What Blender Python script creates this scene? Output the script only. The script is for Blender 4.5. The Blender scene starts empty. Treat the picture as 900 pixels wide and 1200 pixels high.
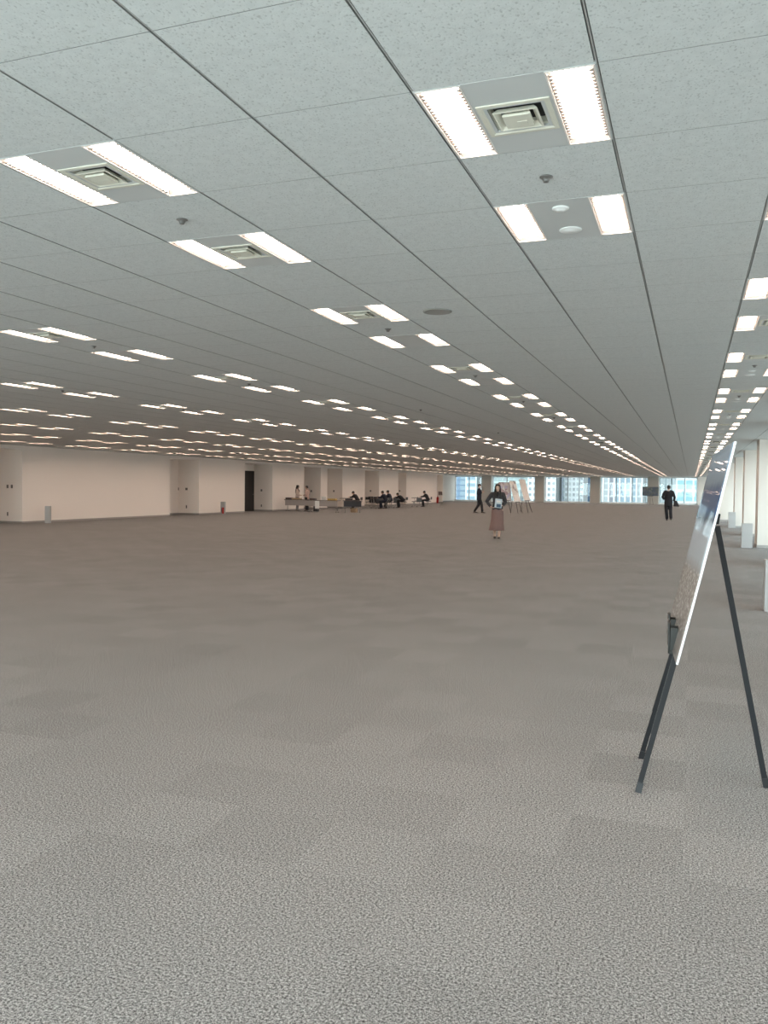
import bpy, bmesh, math, random
from mathutils import Vector, Matrix
random.seed(7)
S = bpy.context.scene
COL = S.collection
PI = math.pi
T = 0.64                                   # ceiling module
CEIL = 2.95
CAMZ = 1.545
def gx(i): return (i - 0.5037) * T         # ceiling grid line -> world x
def gy(j): return (j + 4.4607) * T         # ceiling grid line -> world y

# ------------------------------------------------------------------ camera
F, YAW, PITCH, ROLL = 977.33, .3524, -.0301, .0113
fw = Vector((-math.sin(YAW)*math.cos(PITCH), math.cos(YAW)*math.cos(PITCH), math.sin(PITCH)))
r0 = Vector((math.cos(YAW), math.sin(YAW), 0)); u0 = r0.cross(fw)
cr = math.cos(ROLL)*r0 + math.sin(ROLL)*u0
cu = -math.sin(ROLL)*r0 + math.cos(ROLL)*u0
cam = bpy.data.objects.new('camera', bpy.data.cameras.new('camera'))
COL.objects.link(cam)
M = Matrix((cr, cu, -fw)).transposed().to_4x4(); M.translation = (0, 0, CAMZ)
cam.matrix_world = M
cam.data.sensor_fit = 'HORIZONTAL'; cam.data.sensor_width = 36; cam.data.lens = F/900*36
cam.data.clip_start = .05; cam.data.clip_end = 2000
S.camera = cam
def to_px(p):
    d = Vector(p) - Vector((0, 0, CAMZ)); z = d.dot(fw)
    if z < .1: return (-9999, -9999)
    return (450 + F*d.dot(cr)/z, 600 - F*d.dot(cu)/z)

# ------------------------------------------------------------------ materials
def new_mat(name):
    m = bpy.data.materials.new(name); m.use_nodes = True
    nt = m.node_tree
    return m, nt, nt.nodes['Principled BSDF']
def N(nt, typ, **kw):
    n = nt.nodes.new(typ)
    for k, v in kw.items(): setattr(n, k, v)
    return n
def plain(name, col, rough=.6, metal=0, bump=0, scale=40, var=.0):
    m, nt, b = new_mat(name)
    b.inputs['Roughness'].default_value = rough; b.inputs['Metallic'].default_value = metal
    tc = N(nt, 'ShaderNodeTexCoord'); no = N(nt, 'ShaderNodeTexNoise')
    no.inputs['Scale'].default_value = scale; no.inputs['Detail'].default_value = 3
    nt.links.new(tc.outputs['Object'], no.inputs['Vector'])
    mx = N(nt, 'ShaderNodeMix', data_type='RGBA')
    k = 1 - var
    mx.inputs[6].default_value = (col[0]*k, col[1]*k, col[2]*k, 1)
    mx.inputs[7].default_value = (min(1, col[0]*(1+var)), min(1, col[1]*(1+var)), min(1, col[2]*(1+var)), 1)
    nt.links.new(no.outputs['Fac'], mx.inputs[0]); nt.links.new(mx.outputs[2], b.inputs['Base Color'])
    if bump:
        bp = N(nt, 'ShaderNodeBump'); bp.inputs['Strength'].default_value = bump; bp.inputs['Distance'].default_value = .002
        nt.links.new(no.outputs['Fac'], bp.inputs['Height']); nt.links.new(bp.outputs['Normal'], b.inputs['Normal'])
    return m
def emis(name, col, s):
    m, nt, b = new_mat(name)
    b.inputs['Base Color'].default_value = (.8, .8, .8, 1)
    b.inputs['Emission Color'].default_value = (*col, 1); b.inputs['Emission Strength'].default_value = s
    return m
def carpet_mat():
    m, nt, b = new_mat('carpet'); L = nt.links.new
    b.inputs['Roughness'].default_value = .95
    b.inputs['Specular IOR Level'].default_value = .1
    tc = N(nt, 'ShaderNodeTexCoord'); ob = tc.outputs['Object']
    # fibre speckle
    n1 = N(nt, 'ShaderNodeTexNoise'); n1.inputs['Scale'].default_value = 270; n1.inputs['Detail'].default_value = 3; n1.inputs['Roughness'].default_value = .7
    L(ob, n1.inputs['Vector'])
    r1 = N(nt, 'ShaderNodeValToRGB'); e = r1.color_ramp.elements
    e[0].position = .42; e[0].color = (.040, .040, .040, 1); e[1].position = .66; e[1].color = (.60, .60, .592, 1)
    n3 = N(nt, 'ShaderNodeTexNoise'); n3.inputs['Scale'].default_value = 115; n3.inputs['Detail'].default_value = 2; L(ob, n3.inputs['Vector'])
    av = N(nt, 'ShaderNodeMix', data_type='FLOAT'); av.inputs[0].default_value = .38; L(n1.outputs['Fac'], av.inputs[2]); L(n3.outputs['Fac'], av.inputs[3])
    L(av.outputs[0], r1.inputs['Fac'])
    # 0.5 m carpet tiles, each slightly lighter or darker
    sc = N(nt, 'ShaderNodeVectorMath', operation='SCALE'); sc.inputs['Scale'].default_value = 2.0; L(ob, sc.inputs[0])
    fl = N(nt, 'ShaderNodeVectorMath', operation='FLOOR'); L(sc.outputs[0], fl.inputs[0])
    wn = N(nt, 'ShaderNodeTexWhiteNoise', noise_dimensions='2D'); L(fl.outputs[0], wn.inputs['Vector'])
    ck = N(nt, 'ShaderNodeTexChecker'); ck.inputs['Scale'].default_value = 2.0
    ck.inputs['Color1'].default_value = (.0, .0, .0, 1); ck.inputs['Color2'].default_value = (1, 1, 1, 1); L(ob, ck.inputs['Vector'])
    a = N(nt, 'ShaderNodeMath', operation='MULTIPLY_ADD'); L(wn.outputs['Value'], a.inputs[0]); a.inputs[1].default_value = .09; a.inputs[2].default_value = .94
    c = N(nt, 'ShaderNodeMath', operation='MULTIPLY_ADD'); L(ck.outputs['Fac'], c.inputs[0]); c.inputs[1].default_value = .035; L(a.outputs[0], c.inputs[2])
    # soft wear clouds
    n2 = N(nt, 'ShaderNodeTexNoise'); n2.inputs['Scale'].default_value = .9; n2.inputs['Detail'].default_value = 4; L(ob, n2.inputs['Vector'])
    d = N(nt, 'ShaderNodeMath', operation='MULTIPLY_ADD'); L(n2.outputs['Fac'], d.inputs[0]); d.inputs[1].default_value = .16; d.inputs[2].default_value = .92
    g = N(nt, 'ShaderNodeMath', operation='MULTIPLY'); L(c.outputs[0], g.inputs[0]); L(d.outputs[0], g.inputs[1])
    mu = N(nt, 'ShaderNodeVectorMath', operation='SCALE'); L(r1.outputs['Color'], mu.inputs[0]); L(g.outputs[0], mu.inputs['Scale'])
    L(mu.outputs[0], b.inputs['Base Color'])
    bp = N(nt, 'ShaderNodeBump'); bp.inputs['Strength'].default_value = .6; bp.inputs['Distance'].default_value = .004
    L(n1.outputs['Fac'], bp.inputs['Height']); L(bp.outputs['Normal'], b.inputs['Normal'])
    return m
def ceiling_mat():
    m, nt, b = new_mat('acoustic_tile'); L = nt.links.new
    b.inputs['Roughness'].default_value = .9
    b.inputs['Specular IOR Level'].default_value = .1
    tc = N(nt, 'ShaderNodeTexCoord'); ob = tc.outputs['Object']
    mp = N(nt, 'ShaderNodeMapping'); mp.inputs['Scale'].default_value = (120, 85, 85); L(ob, mp.inputs['Vector'])
    n1 = N(nt, 'ShaderNodeTexNoise'); n1.inputs['Scale'].default_value = 1; n1.inputs['Detail'].default_value = 2; L(mp.outputs[0], n1.inputs['Vector'])
    r1 = N(nt, 'ShaderNodeValToRGB'); e = r1.color_ramp.elements
    e[0].position = .31; e[0].color = (.46, .47, .46, 1); e[1].position = .42; e[1].color = (.63, .645, .635, 1)
    L(n1.outputs['Fac'], r1.inputs['Fac'])
    n2 = N(nt, 'ShaderNodeTexNoise'); n2.inputs['Scale'].default_value = 26; n2.inputs['Detail'].default_value = 5; L(ob, n2.inputs['Vector'])
    d = N(nt, 'ShaderNodeMath', operation='MULTIPLY_ADD'); L(n2.outputs['Fac'], d.inputs[0]); d.inputs[1].default_value = .22; d.inputs[2].default_value = .89
    mu = N(nt, 'ShaderNodeVectorMath', operation='SCALE'); L(r1.outputs['Color'], mu.inputs[0]); L(d.outputs[0], mu.inputs['Scale'])
    L(mu.outputs[0], b.inputs['Base Color'])
    bp = N(nt, 'ShaderNodeBump'); bp.inputs['Strength'].default_value = .35; bp.inputs['Distance'].default_value = .002
    L(n1.outputs['Fac'], bp.inputs['Height']); L(bp.outputs['Normal'], b.inputs['Normal'])
    return m
def glass_mat():
    m = bpy.data.materials.new('window_glass'); m.use_nodes = True; nt = m.node_tree
    nt.nodes.clear(); L = nt.links.new
    o = N(nt, 'ShaderNodeOutputMaterial'); mx = N(nt, 'ShaderNodeMixShader')
    t = N(nt, 'ShaderNodeBsdfTransparent'); t.inputs[0].default_value = (.90, .955, .955, 1)
    g = N(nt, 'ShaderNodeBsdfGlossy'); g.inputs['Roughness'].default_value = .02; g.inputs['Color'].default_value = (.9, .9, .9, 1)
    mx.inputs[0].default_value = .02
    L(t.outputs[0], mx.inputs[1]); L(g.outputs[0], mx.inputs[2]); L(mx.outputs[0], o.inputs['Surface'])
    return m
def louvre_mat():
    """pinkish translucent plastic of the lamp edge blades"""
    m, nt, b = new_mat('lamp_edge_plastic'); L = nt.links.new
    b.inputs['Base Color'].default_value = (.72, .66, .62, 1); b.inputs['Roughness'].default_value = .5
    t = N(nt, 'ShaderNodeBsdfTranslucent'); t.inputs[0].default_value = (.22, .18, .16, 1)
    mx = N(nt, 'ShaderNodeMixShader'); mx.inputs[0].default_value = .4
    L(b.outputs[0], mx.inputs[1]); L(t.outputs[0], mx.inputs[2]); L(mx.outputs[0], nt.nodes['Material Output'].inputs['Surface'])
    return m
def print_mat():
    """glossy printed panel: grey-blue top, navy and pale bands, grey-brown lower part with light flecks"""
    m, nt, b = new_mat('printed_board'); L = nt.links.new
    b.inputs['Roughness'].default_value = .45; b.inputs['Specular IOR Level'].default_value = .1
    b.inputs['Coat Weight'].default_value = .6; b.inputs['Coat Roughness'].default_value = .015
    b.inputs['Coat IOR'].default_value = 1.42
    tc = N(nt, 'ShaderNodeTexCoord'); sp = N(nt, 'ShaderNodeSeparateXYZ'); L(tc.outputs['Object'], sp.inputs[0])
    no = N(nt, 'ShaderNodeTexNoise'); no.inputs['Scale'].default_value = 9; no.inputs['Detail'].default_value = 5; L(tc.outputs['Object'], no.inputs['Vector'])
    ad = N(nt, 'ShaderNodeMath', operation='MULTIPLY_ADD'); L(no.outputs['Fac'], ad.inputs[0]); ad.inputs[1].default_value = .05; L(sp.outputs['Z'], ad.inputs[2])
    rp = N(nt, 'ShaderNodeValToRGB'); rp.color_ramp.interpolation = 'LINEAR'
    dv = N(nt, 'ShaderNodeMath', operation='MULTIPLY'); L(ad.outputs[0], dv.inputs[0]); dv.inputs[1].default_value = 1/1.1
    L(dv.outputs[0], rp.inputs['Fac'])
    el = rp.color_ramp.elements
    el[0].position = 0; el[0].color = (.24, .21, .19, 1)
    el[1].position = 1; el[1].color = (.20, .29, .38, 1)
    for p, c in ((.12, (.24, .21, .19, 1)), (.40, (.24, .22, .20, 1)), (.47, (.40, .46, .50, 1)), (.63, (.42, .47, .52, 1)),
                 (.66, (.05, .06, .08, 1)), (.70, (.035, .085, .19, 1)), (.80, (.03, .075, .17, 1)), (.84, (.20, .26, .32, 1)), (.93, (.21, .30, .39, 1))):
        q = el.new(p); q.color = c
    # light building flecks on the lower plan
    vo = N(nt, 'ShaderNodeTexNoise'); vo.inputs['Scale'].default_value = 40; vo.inputs['Detail'].default_value = 3; L(tc.outputs['Object'], vo.inputs['Vector'])
    lt = N(nt, 'ShaderNodeMath', operation='GREATER_THAN'); L(vo.outputs['Fac'], lt.inputs[0]); lt.inputs[1].default_value = .57
    z1 = N(nt, 'ShaderNodeMath', operation='LESS_THAN'); L(sp.outputs['Z'], z1.inputs[0]); z1.inputs[1].default_value = .44
    z2 = N(nt, 'ShaderNodeMath', operation='GREATER_THAN'); L(sp.outputs['Z'], z2.inputs[0]); z2.inputs[1].default_value = .13
    m1 = N(nt, 'ShaderNodeMath', operation='MULTIPLY'); L(z1.outputs[0], m1.inputs[0]); L(z2.outputs[0], m1.inputs[1])
    m2 = N(nt, 'ShaderNodeMath', operation='MULTIPLY'); L(m1.outputs[0], m2.inputs[0]); L(lt.outputs[0], m2.inputs[1])
    m3 = N(nt, 'ShaderNodeMath', operation='MULTIPLY'); L(m2.outputs[0], m3.inputs[0]); m3.inputs[1].default_value = .55
    mx = N(nt, 'ShaderNodeMix', data_type='RGBA'); L(m3.outputs[0], mx.inputs[0]); L(rp.outputs['Color'], mx.inputs[6]); mx.inputs[7].default_value = (.80, .78, .75, 1)
    L(mx.outputs[2], b.inputs['Base Color'])
    return m
def poster_mat(name, cols, scale=6):
    m, nt, b = new_mat(name); L = nt.links.new
    b.inputs['Roughness'].default_value = .3
    tc = N(nt, 'ShaderNodeTexCoord'); no = N(nt, 'ShaderNodeTexVoronoi'); no.inputs['Scale'].default_value = scale
    L(tc.outputs['Object'], no.inputs['Vector'])
    rp = N(nt, 'ShaderNodeValToRGB'); rp.color_ramp.interpolation = 'CONSTANT'
    el = rp.color_ramp.elements
    el[0].position = 0; el[0].color = (*cols[0], 1); el[1].position = .8; el[1].color = (*cols[-1], 1)
    for i, c in enumerate(cols[1:-1]):
        q = el.new((i+1)*.8/(len(cols)-1)); q.color = (*c, 1)
    sp = N(nt, 'ShaderNodeSeparateColor'); L(no.outputs['Color'], sp.inputs[0])
    L(sp.outputs[0], rp.inputs['Fac']); L(rp.outputs['Color'], b.inputs['Base Color'])
    return m

WARM = (1.0, .765, .62)
LAMP = 25.5
SUNSIDE = (-.42, -.86, .29); SKY_LO = 2.3; SKY_HI = 15.0
MT = dict(
    louvre=louvre_mat(), carpet=carpet_mat(), tile=ceiling_mat(), glass=glass_mat(), board=print_mat(),
    void=plain('ceiling_joint', (.30, .30, .29), .8), bar=plain('tee_bar', (.48, .48, .47), .5, .2),
    wall=plain('painted_wall', (.92, .845, .78), .75, bump=.1, scale=160, var=.02),
    base=plain('vinyl_baseboard', (.34, .32, .30), .6, var=.04),
    col=plain('column_cladding', (.64, .585, .53), .55, var=.02),
    col_unlit=plain('column_unlit', (.50, .46, .41), .6, var=.02),  # column cladding painted darker for far fronts that no window lights
    frame=plain('white_window_frame', (.82, .85, .86), .4, .1), dframe=plain('grey_mullion', (.25, .28, .30), .4, .5),
    sill=plain('white_sill', (.84, .84, .82), .4),
    lamp=emis('lamp_light', WARM, LAMP), reflector=plain('lamp_reflector', (.80, .75, .71), .35, .1),
    plate=plain('enamel_plate', (.58, .59, .58), .45, var=.01), diff=plain('diffuser_enamel', (.70, .675, .575), .5, var=.02),
    dark=plain('diffuser_void', (.03, .03, .03), .8), capw=plain('white_plastic', (.80, .80, .78), .4),
    steel=plain('dull_steel', (.22, .21, .20), .4, .7), chrome=plain('chrome', (.7, .7, .7), .2, 1),
    black=plain('black_paint', (.006, .006, .008), .7, var=.1), bracket=plain('bracket_plastic', (.016, .016, .013), .5, var=.1),
    lip=plain('brown_lip', (.10, .085, .075), .4), foam=plain('white_foam_edge', (.86, .88, .90), .5),
    extbox=plain('grey_enamel_box', (.40, .395, .39), .45, .1), red=plain('red_paint', (.42, .02, .015), .35),
    door=plain('dark_door', (.020, .017, .016), .4, .2, var=.1), doorglass=plain('door_slit_glass', (.10, .10, .10), .1),
    switch=plain('switch_plate', (.16, .145, .13), .5), skin=plain('skin', (.56, .36, .26), .5, var=.04), skin2=plain('skin_pale', (.62, .42, .32), .5, var=.04),
    hair=plain('black_hair', (.012, .010, .010), .5, scale=200, var=.3), suit=plain('black_suit', (.013, .014, .019), .8, var=.1),
    navy=plain('navy_suit', (.014, .018, .034), .8, var=.1), shirt=plain('white_shirt', (.78, .78, .80), .7), shoe=plain('black_leather', (.012, .010, .010), .35),
    jacket=plain('charcoal_jacket', (.045, .045, .050), .85, bump=.2, scale=200, var=.15), blouse=plain('black_blouse', (.008, .008, .010), .8),
    skirt=plain('mauve_skirt', (.215, .135, .120), .8, bump=.3, scale=30, var=.15), folder=plain('pale_blue_folder', (.55, .66, .72), .5, var=.1),
    pipegrey=plain('speaker_grille', (.30, .29, .27), .7), bluep=plain('blue_print', (.06, .12, .20), .5, var=.2), beige=plain('beige_cardigan', (.55, .44, .38), .85, var=.05), pink=plain('rose_blouse', (.52, .36, .31), .85, var=.05), greyc=plain('grey_cloth', (.20, .19, .19), .85, var=.05),
    mask=plain('face_mask', (.75, .75, .78), .8), bagm=plain('black_bag', (.010, .010, .012), .5),
    tabletop=plain('dark_table_edge', (.07, .045, .038), .4, var=.1), modesty=plain('grey_modesty_panel', (.36, .33, .31), .5, var=.02),
    modblack=plain('black_modesty_panel', (.03, .03, .035), .5), pipe=plain('grey_pipe', (.42, .41, .40), .3, .8), vinyl=plain('black_vinyl', (.014, .014, .016), .5),
    carton=plain('brown_cardboard', (.42, .30, .19), .8), yellow=plain('yellow_box', (.50, .35, .12), .7), paper=plain('white_paper', (.82, .82, .80), .8),
    bin=plain('black_bin', (.012, .012, .014), .5),
    p1=poster_mat('poster_pink', [(.75, .70, .72), (.50, .38, .42), (.62, .60, .75), (.85, .84, .84)], 5),
    p2=poster_mat('poster_pale', [(.85, .80, .76), (.80, .76, .73), (.88, .86, .84), (.36, .30, .30)], 4),
    p3=poster_mat('poster_cream', [(.82, .74, .69), (.80, .73, .68), (.85, .78, .73), (.76, .68, .64)], 3),
    p4=poster_mat('poster_landscape', [(.06, .09, .13), (.09, .12, .16), (.10, .13, .12), (.20, .22, .22)], 7),
)

# ------------------------------------------------------------------ mesh helpers
def box(bm, x0, x1, y0, y1, z0, z1, mi=0):
    v = [bm.verts.new((x, y, z)) for z in (z0, z1) for y in (y0, y1) for x in (x0, x1)]
    for q in ((0, 2, 3, 1), (4, 5, 7, 6), (0, 1, 5, 4), (2, 6, 7, 3), (0, 4, 6, 2), (1, 3, 7, 5)):
        f = bm.faces.new([v[k] for k in q]); f.material_index = mi
def quad(bm, pts, mi=0):
    f = bm.faces.new([bm.verts.new(p) for p in pts]); f.material_index = mi; return f
def frame_of(t):
    t = t.normalized()
    a = Vector((0, 0, 1)) if abs(t.z) < .95 else Vector((0, 1, 0))
    s = t.cross(a).normalized(); return s, s.cross(t).normalized()
def tube(bm, pts, r, n=8, mi=0, cap=True):
    pts = [Vector(p) for p in pts]; R = r if isinstance(r, (list, tuple)) else [r]*len(pts)
    rings = []
    for k, p in enumerate(pts):
        t = (pts[min(k+1, len(pts)-1)] - pts[max(k-1, 0)])
        s, u = frame_of(t)
        rings.append([bm.verts.new(p + R[k]*(math.cos(2*PI*a/n)*s + math.sin(2*PI*a/n)*u)) for a in range(n)])
    for A, B in zip(rings, rings[1:]):
        for a in range(n):
            f = bm.faces.new((A[a], A[(a+1) % n], B[(a+1) % n], B[a])); f.material_index = mi; f.smooth = True
    if cap:
        for Rg, rev in ((rings[0], True), (rings[-1], False)):
            f = bm.faces.new(Rg[::-1] if rev else Rg); f.material_index = mi
def beam(bm, a, b, w, d, side, mi=0):
    """rectangular bar from a to b; w measured along side, d across"""
    a, b, s = Vector(a), Vector(b), Vector(side)
    t = (b-a).normalized(); s = (s - t*s.dot(t)).normalized(); u = t.cross(s)
    v = [bm.verts.new(p + s*w/2*i + u*d/2*j) for p in (a, b) for i, j in ((-1, -1), (1, -1), (1, 1), (-1, 1))]
    for q in ((3, 2, 1, 0), (4, 5, 6, 7), (0, 1, 5, 4), (1, 2, 6, 5), (2, 3, 7, 6), (3, 0, 4, 7)):
        f = bm.faces.new([v[k] for k in q]); f.material_index = mi
def lathe(bm, prof, n=24, cx=0, cy=0, ry=1.0, mi=0, wob=0, off=None):
    rings = []
    for k, (r, z) in enumerate(prof):
        ox, oy = off[k] if off else (0, 0)
        rings.append([bm.verts.new((cx + ox + r*math.cos(2*PI*a/n)*(1+wob*(k/len(prof))*math.sin(a*2*PI*6/n)),
                                    cy + oy + r*ry*math.sin(2*PI*a/n)*(1+wob*(k/len(prof))*math.sin(a*2*PI*6/n)), z)) for a in range(n)])
    for A, B in zip(rings, rings[1:]):
        for a in range(n):
            f = bm.faces.new((A[a], A[(a+1) % n], B[(a+1) % n], B[a])); f.material_index = mi; f.smooth = True
    f = bm.faces.new(rings[0][::-1]); f.material_index = mi
    f = bm.faces.new(rings[-1]); f.material_index = mi
def obj(name, bm, mats, parent=None, bevel=0, data=None):
    if data is None:
        bmesh.ops.recalc_face_normals(bm, faces=bm.faces)
        data = bpy.data.meshes.new(name); bm.to_mesh(data); bm.free()
        for m in (mats if isinstance(mats, (list, tuple)) else [mats]): data.materials.append(m)
    o = bpy.data.objects.new(name, data); COL.objects.link(o)
    if parent: o.parent = parent
    if bevel:
        b = o.modifiers.new('bevel', 'BEVEL'); b.width = bevel; b.segments = 2; b.limit_method = 'ANGLE'
    return o
def tag(o, label, cat, group=None, kind=None):
    o['label'] = label; o['category'] = cat
    if group: o['group'] = group
    if kind: o['kind'] = kind
    return o
def empty(name, loc, rz=0):
    o = bpy.data.objects.new(name, None); o.empty_display_size = .1; COL.objects.link(o)
    o.location = loc; o.rotation_euler = (0, 0, rz); return o
def struct(name, bm, mats, parent=None):
    o = obj(name, bm, mats, parent)
    if not parent: o['kind'] = 'structure'
    return o
def copy_tree(o, parent=None):
    c = o.copy(); COL.objects.link(c)
    if parent: c.parent = parent
    for ch in o.children: copy_tree(ch, c)
    return c
ONES = ['', 'first', 'second', 'third', 'fourth', 'fifth', 'sixth', 'seventh', 'eighth', 'ninth', 'tenth', 'eleventh', 'twelfth', 'thirteenth',
        'fourteenth', 'fifteenth', 'sixteenth', 'seventeenth', 'eighteenth', 'nineteenth']
TENS = {2: 'twent', 3: 'thirt', 4: 'fort', 5: 'fift', 6: 'sixt'}
def ordinal(n):
    if n < 20: return ONES[n]
    t, o = divmod(n, 10)
    return TENS[t] + ('ieth' if o == 0 else 'y-' + ONES[o])

# ------------------------------------------------------------------ room shell
XL, XR, YB, YF = -23.8, 2.9, -1.3, 94.0
XA = -25.05                                  # alcove back
bm = bmesh.new(); quad(bm, [(-28, YB, 0), (XR+.3, YB, 0), (XR+.3, YF+.5, 0), (-28, YF+.5, 0)])
struct('floor', bm, MT['carpet'])

ROWS = [1, -4, -9, -14, -19, -24, -29, -34]
fix = []                                     # (i, j) of every ceiling light
JMAX = 139
for i in ROWS:
    for j in range(-10, JMAX):
        if j % 5 in (0, 2): fix.append((i, j))
fix += [(-1, 0), (-1, 2)]
fset = set(fix)
bm = bmesh.new()
G1, G2 = .007, .002                          # half gaps of the long tee-bars and of the cross joints
for i in range(-44, 5):
    for j in range(-11, 142):
        if (i, j) in fset: continue
        x0, x1, y0, y1 = gx(i)+G1, gx(i+1)-G1, gy(j)+G2, gy(j+1)-G2
        if j < 70:
            a = [(x0, y0, CEIL), (x0, y1, CEIL), (x1, y1, CEIL), (x1, y0, CEIL)]
            vs = [bm.verts.new(p) for p in a]; vt = [bm.verts.new((p[0], p[1], CEIL+.012)) for p in a]
            bm.faces.new(vs)
            for k in range(4): bm.faces.new((vs[k], vs[(k+1) % 4], vt[(k+1) % 4], vt[k])).material_index = 1
        else:
            quad(bm, [(x0, y0, CEIL), (x0, y1, CEIL), (x1, y1, CEIL), (x1, y0, CEIL)])
# backing above the joints (stays clear of the recessed lights)
for i in range(-44, 5):
    quad(bm, [(gx(i)-.012, YB, CEIL+.011), (gx(i)+.012, YB, CEIL+.011), (gx(i)+.012, YF, CEIL+.011), (gx(i)-.012, YF, CEIL+.011)], 1)
for j in range(-11, 142):
    quad(bm, [(gx(-44), gy(j)-.01, CEIL+.0112), (gx(5), gy(j)-.01, CEIL+.0112), (gx(5), gy(j)+.01, CEIL+.0112), (gx(-44), gy(j)+.01, CEIL+.0112)], 1)
quad(bm, [(-29, YB-1, CEIL+.3), (XR+.4, YB-1, CEIL+.3), (XR+.4, YF+1, CEIL+.3), (-29, YF+1, CEIL+.3)], 1)
o = struct('ceiling', bm, [MT['tile'], MT['void']])
# thin centre rib of every long tee-bar
bm = bmesh.new()
for i in range(-12, 5):
    box(bm, gx(i)-.0025, gx(i)+.0025, 0, 40, CEIL+.003, CEIL+.010)
struct('trim_1', bm, MT['bar'])

# left wall: panels and door alcoves
PAN = [(24.95, 34.5), (37.06, 41.75), (45.1, 49.45), (52.1, 53.2), (53.2+2.7, 60.3), (63.5, 68.2), (70.4, 80.0)]
ALC = [(22.4, 24.95), (34.5, 37.06), (41.75, 45.1), (49.45, 52.1), (53.2, 55.9), (60.3, 63.5), (68.2, 70.4), (80.0, 82.4)]
bm = bmesh.new()
def wallx(x, y0, y1, z0=0, z1=CEIL): box(bm, x-.1, x, y0, y1, z0, z1)
box(bm, XL-.12, XL, YB, 22.4, 0, CEIL)
for a, b in PAN: box(bm, XL-.12, XL, a, b, 0, CEIL)
for k, (a, b) in enumerate(ALC):
    box(bm, XA-.1, XA, a-.1, b+.1, 0, CEIL)                 # back
    box(bm, XA, XL-.12, a-.12, a, 0, CEIL); box(bm, XA, XL-.12, b, b+.12, 0, CEIL)
    box(bm, XA, XL-.005, a, b, CEIL-.14, CEIL)              # lowered head
XE = -25.8
box(bm, XE-.12, XE, 82.4, YF+.3, 0, CEIL)
struct('wall_left', bm, MT['wall'])
bm = bmesh.new()
for a, b in PAN + [(YB, 22.4)]: box(bm, XL, XL+.012, a, b, 0, .075)
for a, b in ALC:
    box(bm, XA, XA+.012, a, b, 0, .075); box(bm, XA, XL, b-.012, b, 0, .075)
box(bm, XE, XE+.012, 82.4, YF-.8, 0, .075)
struct('baseboard_left', bm, MT['base'])

def make_door(name, y0, y1, x):
    bm = bmesh.new(); h = 2.42
    box(bm, x+.002, x+.05, y0, y1, 0, h)
    d = struct(name, bm, MT['door'])
    bm = bmesh.new(); box(bm, x+.05, x+.056, y0+.42, y0+.60, .25, h-.15); obj('glass_slit', bm, MT['doorglass'], d)
    bm = bmesh.new(); tube(bm, [(x+.05, y1-.15, 1.0), (x+.10, y1-.15, 1.0), (x+.10, y1-.28, 1.0)], .012); obj('door_handle', bm, MT['chrome'], d)
    return d
make_door('door_1', 43.15, 45.0, XA)
make_door('door_2', 50.2, 51.9, XA)

# far wall: pillars, windows, sill, head
PIL = [(564, 575), (626, 637), (691, 702.5), (759, 771), (817, 828)]
def far_x(px, y):
    d = fw + cr*((px-450)/F); return d.x/d.y*y
pil = [(far_x(a, YF-.75), far_x(b, YF-.75)) for a, b in PIL]
bm = bmesh.new()
box(bm, -28, XR+.4, YF+.02, YF+.3, 0, .12); box(bm, -28, XR+.4, YF+.02, YF+.3, CEIL-.08, CEIL+.3)
struct('wall_far', bm, MT['sill'])
bm = bmesh.new(); box(bm, XE, pil[-1][0], YF-.32, YF+.02, 0, .13); o = struct('trim_2', bm, MT['sill'])
o['label'] = 'white ledge running under the far windows'
for k, (a, b) in enumerate(pil):
    bm = bmesh.new(); box(bm, a, b, YF-.75, YF-.05, 0, CEIL)
    o = obj('column', bm, MT['col_unlit'] if k < 4 else MT['col'], bevel=.01); o['kind'] = 'structure'
def make_window(name, axis, a0, a1, c, z0, z1, n, wide=.05):
    """glazed bay: axis 'x' runs along x at y=c, axis 'y' runs along y at x=c"""
    def bx(bm, a, b, d0, d1, p, q):
        if axis == 'x': box(bm, a, b, c+d0, c+d1, p, q)
        else: box(bm, c+d0, c+d1, a, b, p, q)
    bm = bmesh.new()
    bx(bm, a0, a0+wide*2, -.05, .08, z0, z1); bx(bm, a1-wide*2, a1, -.05, .08, z0, z1)
    bx(bm, a0, a1, -.05, .08, z0, z0+wide); bx(bm, a0, a1, -.05, .08, z1-wide, z1)
    w = struct(name, bm, MT['frame'])
    st = (a1-a0)/n
    for k in range(1, n):
        bm = bmesh.new(); bx(bm, a0+st*k-.04, a0+st*k+.04, -.04, .08, z0+wide, z1-wide); obj('mullion', bm, MT['dframe'], w)
    for k in range(n):
        bm = bmesh.new(); bx(bm, a0+st*k+.04, a0+st*(k+1)-.04, .012, .020, z0+wide, z1-wide); obj('glass_pane', bm, MT['glass'], w)
    return w
edges = [XE] + [v for p in pil for v in p]
wn = 1
for k in range(5):
    make_window('window_%d' % wn, 'x', edges[2*k], edges[2*k+1], YF+.1, .12, CEIL-.08, (2, 3, 4, 3, 3)[k]); wn += 1

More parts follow.
